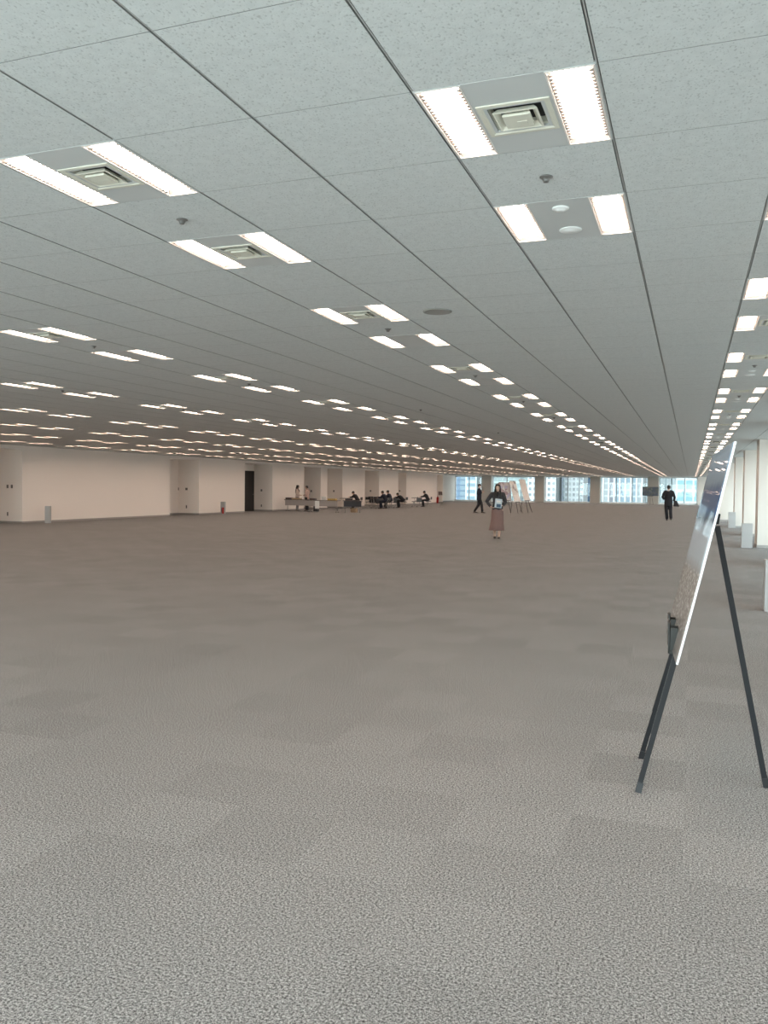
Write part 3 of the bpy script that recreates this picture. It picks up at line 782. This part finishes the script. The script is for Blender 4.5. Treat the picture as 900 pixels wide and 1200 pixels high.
    jk = fuse('jacket', bm, top_mat, root, .013, 4)
    if shirt:
        bm = bmesh.new(); c, tp, nk = J['chest'], J['top'], J['neck']
        f = Vector((0, 1, 0))
        upd = (tp-c).normalized(); fr = Vector((1, 0, 0)).cross(upd) * -1
        if fr.y < 0 and abs(fr.y) > .3: fr = -fr
        loft(bm, [c+fr*.118-upd*.02, c+fr*.115+upd*.06, tp+fr*.076, nk.lerp(tp, .3)+fr*.045], [(.012, .02), (.035, .022), (.05, .024), (.045, .025)])
        loft(bm, [nk.lerp(tp, .35), nk.lerp(tp, -.1)], [.062, .060])
        fuse('blouse' if blouse else 'shirt', bm, blouse or MT['shirt'], root, .010, 2)
    # legs
    if skirt:
        bm = bmesh.new()
        pz = J['waist'].z
        lathe(bm, [(.125, pz-.01), (.155, pz-.10), (.178, pz-.22), (.185, .62), (.205, .42), (.225, .27), (.215, .255)], 36, 0, 0, .80, 0, .10,
              [(0, 0), (0, 0), (0, 0), (.0, .01), (.012, .02), (.02, .03), (.02, .03)])
        obj('skirt', bm, skirt, root)
    else:
        bm = bmesh.new()
        loft(bm, [J['pelvis']-dn*.3, J['pelvis'], J['pelvis']+dn*.35], [(.142, .105), (.162, .115), (.13, .10)])
        for s in 'RL':
            kn, an, hp = J['knee'+s], J['ank'+s], J['hip'+s]
            loft(bm, [hp, hp.lerp(kn, .4), kn, kn.lerp(an, .5), an+Vector((0, 0, .01))], [.108, .098, .082, .074, .070])
        fuse('trousers', bm, leg_mat, root, .013, 4)
    for s in 'RL':
        an = J['ank'+s]; g = Vector((0, 0, -.075))
        bm = bmesh.new(); loft(bm, [an+Vector((0, -.065, -.042)), an+Vector((0, -.02, -.035)), an+Vector((0, .06, -.045)), an+Vector((0, .14, -.052)), an+Vector((0, .185, -.058))],
                               [(.030, .030), (.040, .036), (.046, .029), (.044, .022), (.028, .014)])
        fuse('shoe', bm, MT['shoe'], root, .009, 2)
    return root
R_ = math.radians
# woman walking towards the camera
J = stand_pose()
J['elbR'] = Vector((.335, -.08, 1.14)); J['wriR'] = Vector((.205, .055, .985)); J['hanR'] = Vector((.145, .10, .955))
J['elbL'] = Vector((-.245, -.06, 1.11)); J['wriL'] = Vector((-.150, .150, 1.02)); J['hanL'] = Vector((-.075, .185, 1.03))
J['kneeL'].y += .05; J['ankL'] = Vector((-.06, .06, .085)); J['ankR'] = Vector((.075, -.10, .085))
wx, wy = -5.55, 25.15
person('person', (wx, wy, 0), R_(190), J, 1.69, MT['skin2'], MT['jacket'], None, 'woman with long black hair in grey jacket and long mauve skirt walking towards the camera',
       hair='long', skirt=MT['skirt'], coat=.86, female=True, vox=.009, blouse=MT['blouse'])
e = empty('document_folder', (wx, wy, 0), R_(190))
bm = bmesh.new(); box(bm, -.105, .105, -.006, .006, -.14, .14); f = obj('cover', bm, MT['folder'], e); f.location = (-.035, .232, 1.085); f.rotation_euler = (R_(-12), R_(-6), 0)
bm = bmesh.new(); box(bm, -.08, .05, .006, .008, -.12, -.02); g = obj('cover_picture', bm, MT['bluep'], f)
bm = bmesh.new(); box(bm, -.06, .06, .006, .009, .03, .09); obj('cover_caption_panel', bm, MT['paper'], f)
tag(e, 'pale blue document folder held in front by the woman in the mauve skirt', 'folder')

# man in black seen from behind, bag on his right
J = stand_pose()
J['kneeR'] = Vector((.10, -.02, .50)); J['ankR'] = Vector((.125, -.14, .10)); J['ankL'] = Vector((-.05, .06, .075))
J['elbR'] = Vector((.275, -.05, 1.13)); J['wriR'] = Vector((.25, .06, .93)); J['hanR'] = Vector((.25, .09, .86))
J['elbL'] = Vector((-.27, -.05, 1.12)); J['wriL'] = Vector((-.20, .14, 1.02)); J['hanL'] = Vector((-.14, .19, 1.03))
mx_, my_ = -1.07, 44.8
person('person', (mx_, my_, 0), R_(2), J, 1.80, MT['skin'], MT['suit'], MT['suit'], 'man in a black suit seen from behind near the right-hand windows', coat=.70)
e = empty('shoulder_bag', (mx_+.04, my_, 0), R_(2))
bm = bmesh.new(); c = [(.17, -.06), (.50, -.06), (.50, .10), (.17, .10)]
vs = [bm.verts.new((.24, -.05, 1.02)), bm.verts.new((.36, -.05, 1.02)), bm.verts.new((.36, .05, 1.02)), bm.verts.new((.24, .05, 1.02)),
      bm.verts.new((.20, -.08, .72)), bm.verts.new((.50, -.08, .72)), bm.verts.new((.50, .09, .72)), bm.verts.new((.20, .09, .72))]
for q in ((0, 1, 2, 3), (7, 6, 5, 4), (0, 4, 5, 1), (1, 5, 6, 2), (2, 6, 7, 3), (3, 7, 4, 0)): bm.faces.new([vs[k] for k in q])
obj('bag_body', bm, MT['bagm'], e, bevel=.02)
bm = bmesh.new(); tube(bm, [(.25, 0, 1.0), (.27, 0, 1.12), (.31, 0, 1.16), (.35, 0, 1.10), (.36, 0, 1.0)], .010); obj('handle', bm, MT['bagm'], e)
tag(e, 'black bag hanging at the right arm of the man seen from behind', 'bag')

# man walking to the right
J = stand_pose()
J['kneeR'] = Vector((.09, .15, .49)); J['ankR'] = Vector((.09, .19, .075)); J['kneeL'] = Vector((-.09, -.04, .48)); J['ankL'] = Vector((-.09, -.27, .09))
J['elbR'] = Vector((.20, -.10, 1.13)); J['wriR'] = Vector((.16, .17, 1.19)); J['hanR'] = Vector((.14, .23, 1.24))
J['elbL'] = Vector((-.22, -.09, 1.12)); J['wriL'] = Vector((-.23, -.05, .87)); J['hanL'] = Vector((-.23, -.03, .79))
person('person', (-12.25, 50.3, 0), R_(-78), J, 1.80, MT['skin2'], MT['navy'], MT['suit'], 'man in a dark navy suit and white mask walking to the right behind the woman', coat=.76, mask=True, head_turn=R_(-25))

# talking pair behind the first table
J = stand_pose(); J['wriR'] = Vector((.15, .17, 1.02)); J['hanR'] = Vector((.10, .23, 1.02)); J['wriL'] = Vector((-.15, .17, 1.0)); J['hanL'] = Vector((-.10, .23, 1.0))
person('person', (-23.0, 46.9, 0), R_(-75), J, 1.60, MT['skin2'], MT['beige'], MT['greyc'], 'woman with long black hair in beige standing behind the leftmost table', hair='long', female=True, shirt=False, head_nod=.1)
J = stand_pose(); J['wriR'] = Vector((.15, .17, 1.0)); J['hanR'] = Vector((.10, .23, 1.0)); J['wriL'] = Vector((-.15, .17, 1.02)); J['hanL'] = Vector((-.10, .23, 1.02))
person('person', (-22.35, 46.9, 0), R_(85), J, 1.58, MT['skin2'], MT['pink'], MT['suit'], 'person in a rose-beige top facing left behind the leftmost table', female=True, blouse=MT['blouse'])

# ------------------------------------------------------------------ tables and chairs
def make_table(loc, rz, w, panel, label, group='folding tables on the left'):
    e = empty('folding_table', (*loc, 0), rz); d = .45; h = .72
    bm = bmesh.new(); box(bm, -w/2, w/2, -d/2, d/2, h-.03, h); obj('tabletop', bm, MT['tabletop'], e, bevel=.004)
    bm = bmesh.new(); box(bm, -w/2+.06, w/2-.06, -d/2+.03, -d/2+.045, h-.36, h-.035); obj('modesty_panel', bm, panel, e, bevel=.004)
    for s in (-1, 1):
        bm = bmesh.new(); x = s*(w/2-.14)
        tube(bm, [(x, 0, .05), (x, 0, h-.03)], .018); tube(bm, [(x, -d/2+.02, .06), (x, d/2-.02, .06)], .016)
        l = obj('leg', bm, MT['pipe'], e)
        for t in (-1, 1):
            bm = bmesh.new(); tube(bm, [(x-.012, t*(d/2-.04), .025), (x+.012, t*(d/2-.04), .025)], .025, 10); obj('caster', bm, MT['vinyl'], l)
    tag(e, label, 'table', group); return e
def make_chair():
    e = empty('folding_chair', (0, 0, 0))
    bm = bmesh.new(); box(bm, -.20, .20, -.19, .20, .42, .455); obj('seat', bm, MT['vinyl'], e, bevel=.012)
    bm = bmesh.new(); box(bm, -.20, .20, -.245, -.220, .60, .80); obj('backrest', bm, MT['vinyl'], e, bevel=.010)
    for s in (-1, 1):
        x = s*.215
        bm = bmesh.new(); tube(bm, [(x, .24, .011), (x, .02, .40), (x, -.20, .62), (x, -.235, .80)], .011); obj('leg', bm, MT['pipe'], e)
        bm = bmesh.new(); tube(bm, [(x-s*.014, -.24, .011), (x-s*.014, .10, .42)], .011); obj('leg', bm, MT['pipe'], e)
    bm = bmesh.new(); tube(bm, [(-.21, -.22, .035), (.21, -.22, .035)], .009); obj('stretcher', bm, MT['pipe'], e)
    return e
make_table((-22.45, 45.9), 0, 1.72, MT['modesty'], 'leftmost folding table with grey front panel, the talking pair behind it')
make_table((-20.30, 44.9), 0, 2.0, MT['modesty'], 'middle folding table with grey front panel and papers on top')
make_table((-18.72, 45.5), R_(24), 1.15, MT['modblack'], 'folding table with black front panel right of the grey ones')
make_table((-22.92, 54.6), R_(90), 1.5, MT['modblack'], 'folding table where the leftmost seated man leans over')
make_table((-21.55, 57.5), R_(3), 1.5, MT['modblack'], 'dark folding table behind the leftmost seated man, empty chairs at it')
make_table((-22.6, 60.6), R_(3), 1.5, MT['modblack'], 'dark folding table at the back against the white wall panels')
make_table((-20.95, 55.6), R_(90), 1.8, MT['modblack'], 'dark folding table in front of the two huddled readers')
make_table((-20.75, 58.6), R_(90), 1.5, MT['modblack'], 'dark folding table under the person slumped forward')
make_table((-20.45, 63.2), R_(90), 1.5, MT['modblack'], 'folding table in front of the rightmost seated man')
ch0 = make_chair()
CH = [(-22.05, 54.7, 92, 'black folding chair under the leftmost seated man'),
      (-20.10, 55.15, 90, 'black folding chair under the nearer huddled reader'),
      (-20.05, 56.0, 92, 'black folding chair under the farther huddled reader'),
      (-19.95, 58.5, 88, 'black folding chair under the person slumped forward'),
      (-19.50, 63.2, 95, 'black folding chair under the rightmost seated man'),
      (-22.1, 58.15, 180, 'empty black folding chair, left one at the table behind the leftmost seated man'),
      (-21.4, 58.15, 176, 'empty black folding chair, right one at the table behind the leftmost seated man'),
      (-22.05, 56.75, 5, 'empty black folding chair facing away, left one before the dark table'),
      (-21.4, 56.75, -4, 'empty black folding chair facing away, right one before the dark table'),
      (-23.0, 59.8, 2, 'empty black folding chair at the rearmost table, left one'),
      (-22.3, 59.8, -3, 'empty black folding chair at the rearmost table, right one'),
      (-21.2, 60.9, 80, 'empty black folding chair between the readers and the back wall'),
      (-20.0, 61.2, 100, 'empty black folding chair between the slumped person and rightmost man')]
for k, (x, y, a, lab) in enumerate(CH):
    c = ch0 if k == 0 else copy_tree(ch0)
    c.location = (x, y, 0); c.rotation_euler = (0, 0, R_(a)); tag(c, lab, 'chair', 'black folding chairs at the tables')
def lean_arms(J, reach=.42, z=.76):
    for s, sg in (('R', 1), ('L', -1)):
        J['elb'+s] = J['sho'+s].lerp(Vector((sg*.2, reach, z)), .5) + Vector((sg*.05, -.03, -.05))
        J['wri'+s] = Vector((sg*.14, reach, z+.02)); J['han'+s] = Vector((sg*.12, reach+.07, z+.01))
    return J
SIT = dict(coat=.80, vox=.012)
person('person', (-22.05, 54.7, 0), R_(92), lean_arms(sit_pose(.60), .60), 1.72, MT['skin'], MT['suit'], MT['suit'], 'man in a black suit bent over a table, leftmost of the seated people', head_nod=.5, **SIT)
person('person', (-20.10, 55.15, 0), R_(90), lean_arms(sit_pose(.45), .56), 1.72, MT['skin'], MT['navy'], MT['navy'], 'person in dark clothes, nearer of the two huddled at a table', head_nod=.35, **SIT)
person('person', (-20.05, 56.0, 0), R_(92), lean_arms(sit_pose(.38), .56), 1.74, MT['skin'], MT['navy'], MT['suit'], 'person in dark clothes, farther of the two huddled at a table', head_nod=.3, **SIT)
person('person', (-19.95, 58.5, 0), R_(88), lean_arms(sit_pose(.82), .62), 1.72, MT['skin'], MT['suit'], MT['suit'], 'person in black slumped far forward over a table beside the huddled two', head_nod=.4, **SIT)
person('person', (-19.50, 63.2, 0), R_(95), lean_arms(sit_pose(.50), .58), 1.74, MT['skin'], MT['suit'], MT['suit'], 'man in a black suit reading alone, rightmost of the seated people', head_nod=.45, **SIT)
# things on and under the tables
def small_box(name, x, y, z0, w, d, h, m, label, cat, rz=0):
    e = empty(name, (x, y, z0), rz)
    bm = bmesh.new(); box(bm, -w/2, w/2, -d/2, d/2, 0, h*.88); obj('body', bm, m, e, bevel=.004)
    bm = bmesh.new(); box(bm, -w/2-.004, w/2+.004, -d/2-.004, d/2+.004, h*.8, h); obj('lid', bm, m, e, bevel=.003)
    tag(e, label, cat)
TZ = .7205
small_box('carton', -22.55, 45.9, TZ, .55, .30, .09, MT['carton'], 'low brown carton on the leftmost table', 'box')
small_box('document_case', -23.05, 45.85, TZ, .36, .28, .11, MT['tabletop'], 'dark case on the left end of the leftmost table', 'case')
small_box('document_case', -21.0, 44.9, TZ, .36, .26, .10, MT['tabletop'], 'dark case on the left end of the middle table', 'case')
small_box('carton', -19.75, 44.9, TZ, .50, .30, .10, MT['yellow'], 'yellow-brown carton on the right end of the middle table', 'box')
small_box('waste_bin', -21.45, 46.35, 0, .28, .25, .36, MT['bin'], 'black bin standing behind the gap between the first two tables', 'bin')
small_box('carton', -18.9, 46.2, 0, .35, .28, .24, MT['carton'], 'brown cardboard box on the floor under the black-panelled table', 'box')
bm = bmesh.new(); box(bm, -.14, .14, -.003, .003, 0, .46); o = obj('paper_sheet', bm, MT['paper']); o.location = (-20.62, 44.66, .22)
tag(o, 'white sheet hanging down the front of the middle table', 'paper')
e = empty('laptop', (-20.25, 44.9, TZ))
bm = bmesh.new(); box(bm, -.15, .15, -.11, .11, 0, .018); obj('keyboard_base', bm, MT['paper'], e, bevel=.003)
bm = bmesh.new(); beam(bm, (0, -.11, .02), (0, -.17, .22), .30, .010, (1, 0, 0)); obj('screen', bm, MT['paper'], e)
tag(e, 'open white laptop in the middle of the middle table', 'laptop')

# ------------------------------------------------------------------ distant easels and sign stand
def make_easel(loc, rz, bw, bh, z0, mat, elabel, blabel, lean=.22, spread=.30, edge='foam'):
    e = empty('display_easel', (*loc, 0), rz)
    top = Vector((0, z0*0+lean*1.45, 1.5))
    for s in (-1, 1):
        bm = bmesh.new(); beam(bm, (s*spread, -.06, 0), (s*.03, lean*1.6-.06+.0, 1.58), .028, .018, (1, 0, 0)); obj('leg', bm, MT['black'], e)
    bm = bmesh.new(); beam(bm, (0, .62, 0), (0, lean*1.5-.045, 1.5), .026, .018, (1, 0, 0)); obj('leg', bm, MT['black'], e)
    bm = bmesh.new(); box(bm, -.30, .30, -.10+lean*z0-.03, -.06+lean*z0, z0-.03, z0-.005); obj('ledge', bm, MT['bracket'], e)
    tag(e, elabel, 'easel', 'easels standing far off')
    bm = bmesh.new(); box(bm, -bw/2, bw/2, -.006, .006, 0, bh, 0)
    b = obj('display_board', bm, mat)
    b.location = Vector((*loc, 0)) + Matrix.Rotation(rz, 3, 'Z') @ Vector((0, lean*z0-.075, z0)); b.rotation_euler = (-math.atan(lean), 0, rz)
    b.rotation_mode = 'XYZ'
    tag(b, blabel, 'board', 'boards on the far easels')
make_easel((-10.75, 51.2), R_(38), .80, 1.15, .80, MT['p1'], 'leftmost of three far easels, just right of the woman', 'pink and grey poster board on the leftmost far easel')
make_easel((-10.0, 51.6), R_(74), .85, 1.35, .72, MT['p2'], 'middle of three far easels beside the woman', 'narrow pale board with dark print on the middle far easel', lean=.30)
make_easel((-9.75, 53.6), R_(74), .85, 1.40, .78, MT['p3'], 'rightmost of three far easels beside the woman', 'plain cream board seen at an angle on the rightmost far easel', lean=.30)
make_easel((-3.95, 90.6), R_(3), 1.62, .95, .92, MT['p4'], 'easel standing before the far grey column near the man with the bag', 'wide dark landscape picture board before the far column', lean=.10)
e = empty('sign_stand', (-18.35, 62.6, 0), R_(25))
bm = bmesh.new(); lathe(bm, [(.17, 0), (.17, .012), (.02, .03), (.001, .03)], 20); obj('base', bm, MT['pipe'], e)
bm = bmesh.new(); tube(bm, [(0, 0, .02), (0, 0, 1.0)], .014); obj('pole', bm, MT['pipe'], e)
bm = bmesh.new(); beam(bm, (0, -.01, .95), (0, .12, 1.23), .32, .015, (1, 0, 0)); obj('sign_panel', bm, MT['tabletop'], e, bevel=.004)
tag(e, 'slim sign stand with dark tilted panel right of the seated people', 'sign stand')
e = empty('fire_extinguisher', (far_x(512.6, 79.6), 79.6, 0))
bm = bmesh.new(); lathe(bm, [(.10, 0), (.11, .02), (.11, .52), (.07, .60), (.03, .63), (.001, .63)], 18); obj('cylinder', bm, MT['red'], e)
bm = bmesh.new(); tube(bm, [(0, 0, .62), (0, -.05, .70), (0, .08, .72)], .018); obj('handle', bm, MT['black'], e)
bm = bmesh.new(); tube(bm, [(0, .06, .66), (.12, .05, .55), (.12, .02, .2)], .012); obj('hose', bm, MT['black'], e)
tag(e, 'red fire extinguisher on the floor by the rightmost wall recess', 'fire extinguisher')

# ------------------------------------------------------------------ buildings outside the far windows
def bmat(name, c, r=.6): return plain(name, c, r, scale=.5, var=.04)
BW = dict(white=bmat('white_facade', (0.180, 0.186, 0.189)), pale=bmat('pale_facade', (0.154, 0.173, 0.180)), green=bmat('pale_green_facade', (0.142, 0.173, 0.167)),
          blue=bmat('blue_facade', (0.024, 0.048, 0.080)), lav=bmat('lavender_facade', (0.128, 0.142, 0.173)), cyan=bmat('cyan_glass', (0.027, 0.086, 0.095), .3),
          win_dark=bmat('dark_window', (0.023, 0.030, 0.036), .3), win_blue=bmat('blue_window', (0.027, 0.050, 0.068), .3), win_cyan=bmat('cyan_window', (0.025, 0.074, 0.088), .3),
          win_grey=bmat('grey_window', (0.059, 0.068, 0.073), .3), win_purple=bmat('purple_window', (0.016, 0.015, 0.023), .3), win_pale=bmat('pale_window', (0.077, 0.104, 0.108), .4))
def building(px0, px1, Y, mat, label, cols, rows, win, ww=.62, wh=.62, zr=None, rowh=2.9, depth=18, balcony=False, pier=False):
    x0, x1 = far_x(px0, Y), far_x(px1, Y); w = x1-x0
    e = empty('building', ((x0+x1)/2, Y, -60))
    bm = bmesh.new(); box(bm, -w/2, w/2, 0, depth, 0, 60+38); obj('wall', bm, mat, e)
    z0 = 60 + 1.4 - rowh*rows/2
    st = w/cols; src = None
    for c in range(cols):
        wm = win[c % len(win)]
        for r in range(rows):
            cx = -w/2 + st*(c+.5); cz = z0 + rowh*(r+.5)
            if balcony is True or balcony == c:
                pass
            bm = bmesh.new(); box(bm, cx-st*ww/2, cx+st*ww/2, -.10, .02, cz-rowh*wh/2, cz+rowh*wh/2, 0)
            box(bm, cx-st*ww/2-.12, cx+st*ww/2+.12, -.30, .02, cz-rowh*wh/2-.18, cz-rowh*wh/2, 1)
            obj('window', bm, [BW[wm], mat], e)
    if balcony:
        for r in range(rows+1):
            bm = bmesh.new(); zc = z0 + rowh*r - .1; box(bm, -w/2+.2, w/2-.2, -1.2, 0, zc-.35, zc+.55); obj('balcony', bm, mat, e)
    if pier:
        for c in range(cols+1):
            bm = bmesh.new(); cx = -w/2+st*c; box(bm, cx-.22, cx+.22, -.5, 0, 40, 90); obj('pier', bm, mat, e)
    bm = bmesh.new(); box(bm, -w/2-.3, w/2+.3, -.3, depth+.3, 98, 99); obj('parapet', bm, mat, e)
    tag(e, label, 'building', 'city buildings beyond the far windows')
building(522, 546.5, 430, BW['blue'], 'deep blue tower outside the leftmost end window', 3, 7, ['win_cyan', 'blue', 'win_blue'], .8, .8)
building(545, 558, 400, BW['pale'], 'white building with wide blue window bands outside the leftmost end window', 1, 6, ['win_blue'], .74, .52, rowh=3.2)
building(557.5, 580, 448, BW['pale'], 'pale building half hidden by the first grey column', 5, 6, ['win_pale'], .5, .5)
building(576, 621, 410, BW['green'], 'pale green building with balcony bands behind the woman', 7, 6, ['win_pale', 'win_pale', 'win_grey'], .8, .45, rowh=3.1, balcony=True)
building(618, 651, 380, BW['white'], 'white block with square dark windows around the second grey column', 6, 7, ['win_dark', 'win_dark', 'win_grey'], .55, .50, rowh=2.6)
building(650.5, 664, 430, BW['lav'], 'pale lavender building right of the second grey column', 2, 6, ['win_blue', 'win_pale'], .5, .5, rowh=2.9)
building(661, 683, 390, BW['white'], 'white block with grid of deep windows left of the third grey column', 5, 7, ['win_dark', 'win_grey'], .6, .55, rowh=2.5)
building(682, 697, 450, BW['blue'], 'dark blue tower beside the third grey column', 2, 5, ['win_blue'], .4, .9, rowh=4)
building(700, 752, 330, BW['white'], 'white framed block with cyan and dark windows between the third and fourth columns', 8, 6, ['win_cyan', 'win_grey', 'win_purple', 'win_blue', 'win_blue', 'win_blue', 'win_blue', 'win_grey'], .6, .76, rowh=2.45, pier=True)
building(750.5, 795, 360, BW['pale'], 'pale white tower with thin vertical lines behind the landscape board', 13, 5, ['win_pale', 'white'], .45, .92, rowh=3.4, pier=True)
building(792, 822, 230, BW['white'], 'building with big cyan glass panes at the right end window', 3, 4, ['win_cyan'], .80, .80, rowh=3.0)
building(822, 860, 260, BW['pale'], 'pale building outside the far right corner', 5, 4, ['win_pale'], .6, .6)

# ------------------------------------------------------------------ daylight and view
w = bpy.data.worlds.new('overcast_sky'); S.world = w; w.use_nodes = True
nt = w.node_tree; bg = nt.nodes['Background']
tc = N(nt, 'ShaderNodeTexCoord'); sp = N(nt, 'ShaderNodeSeparateXYZ'); nt.links.new(tc.outputs['Generated'], sp.inputs[0])
# overcast; bright lobe added behind left to lift near daylight, duller ground below
rp = N(nt, 'ShaderNodeValToRGB'); mr = N(nt, 'ShaderNodeMapRange'); mr.inputs[1].default_value = -1; mr.inputs[2].default_value = 1
nt.links.new(sp.outputs['Z'], mr.inputs[0]); nt.links.new(mr.outputs[0], rp.inputs['Fac'])
el = rp.color_ramp.elements; el[0].position = .0; el[0].color = (.48, .50, .50, 1); el[1].position = 1; el[1].color = (.86, .94, .98, 1)
q = el.new(.47); q.color = (.64, .68, .69, 1); q = el.new(.53); q.color = (.82, .92, .97, 1)
nt.links.new(rp.outputs['Color'], bg.inputs['Color'])
dt = N(nt, 'ShaderNodeVectorMath', operation='DOT_PRODUCT'); nt.links.new(tc.outputs['Generated'], dt.inputs[0]); dt.inputs[1].default_value = SUNSIDE
m2 = N(nt, 'ShaderNodeMapRange', interpolation_type='SMOOTHSTEP'); m2.inputs[1].default_value = -.05; m2.inputs[2].default_value = .95; m2.inputs[3].default_value = SKY_LO; m2.inputs[4].default_value = SKY_HI
nt.links.new(dt.outputs['Value'], m2.inputs[0]); nt.links.new(m2.outputs[0], bg.inputs['Strength'])

vs = S.view_settings
vs.view_transform = 'Standard'; vs.look = 'None'; vs.exposure = 0; vs.gamma = 1; vs.use_curve_mapping = False
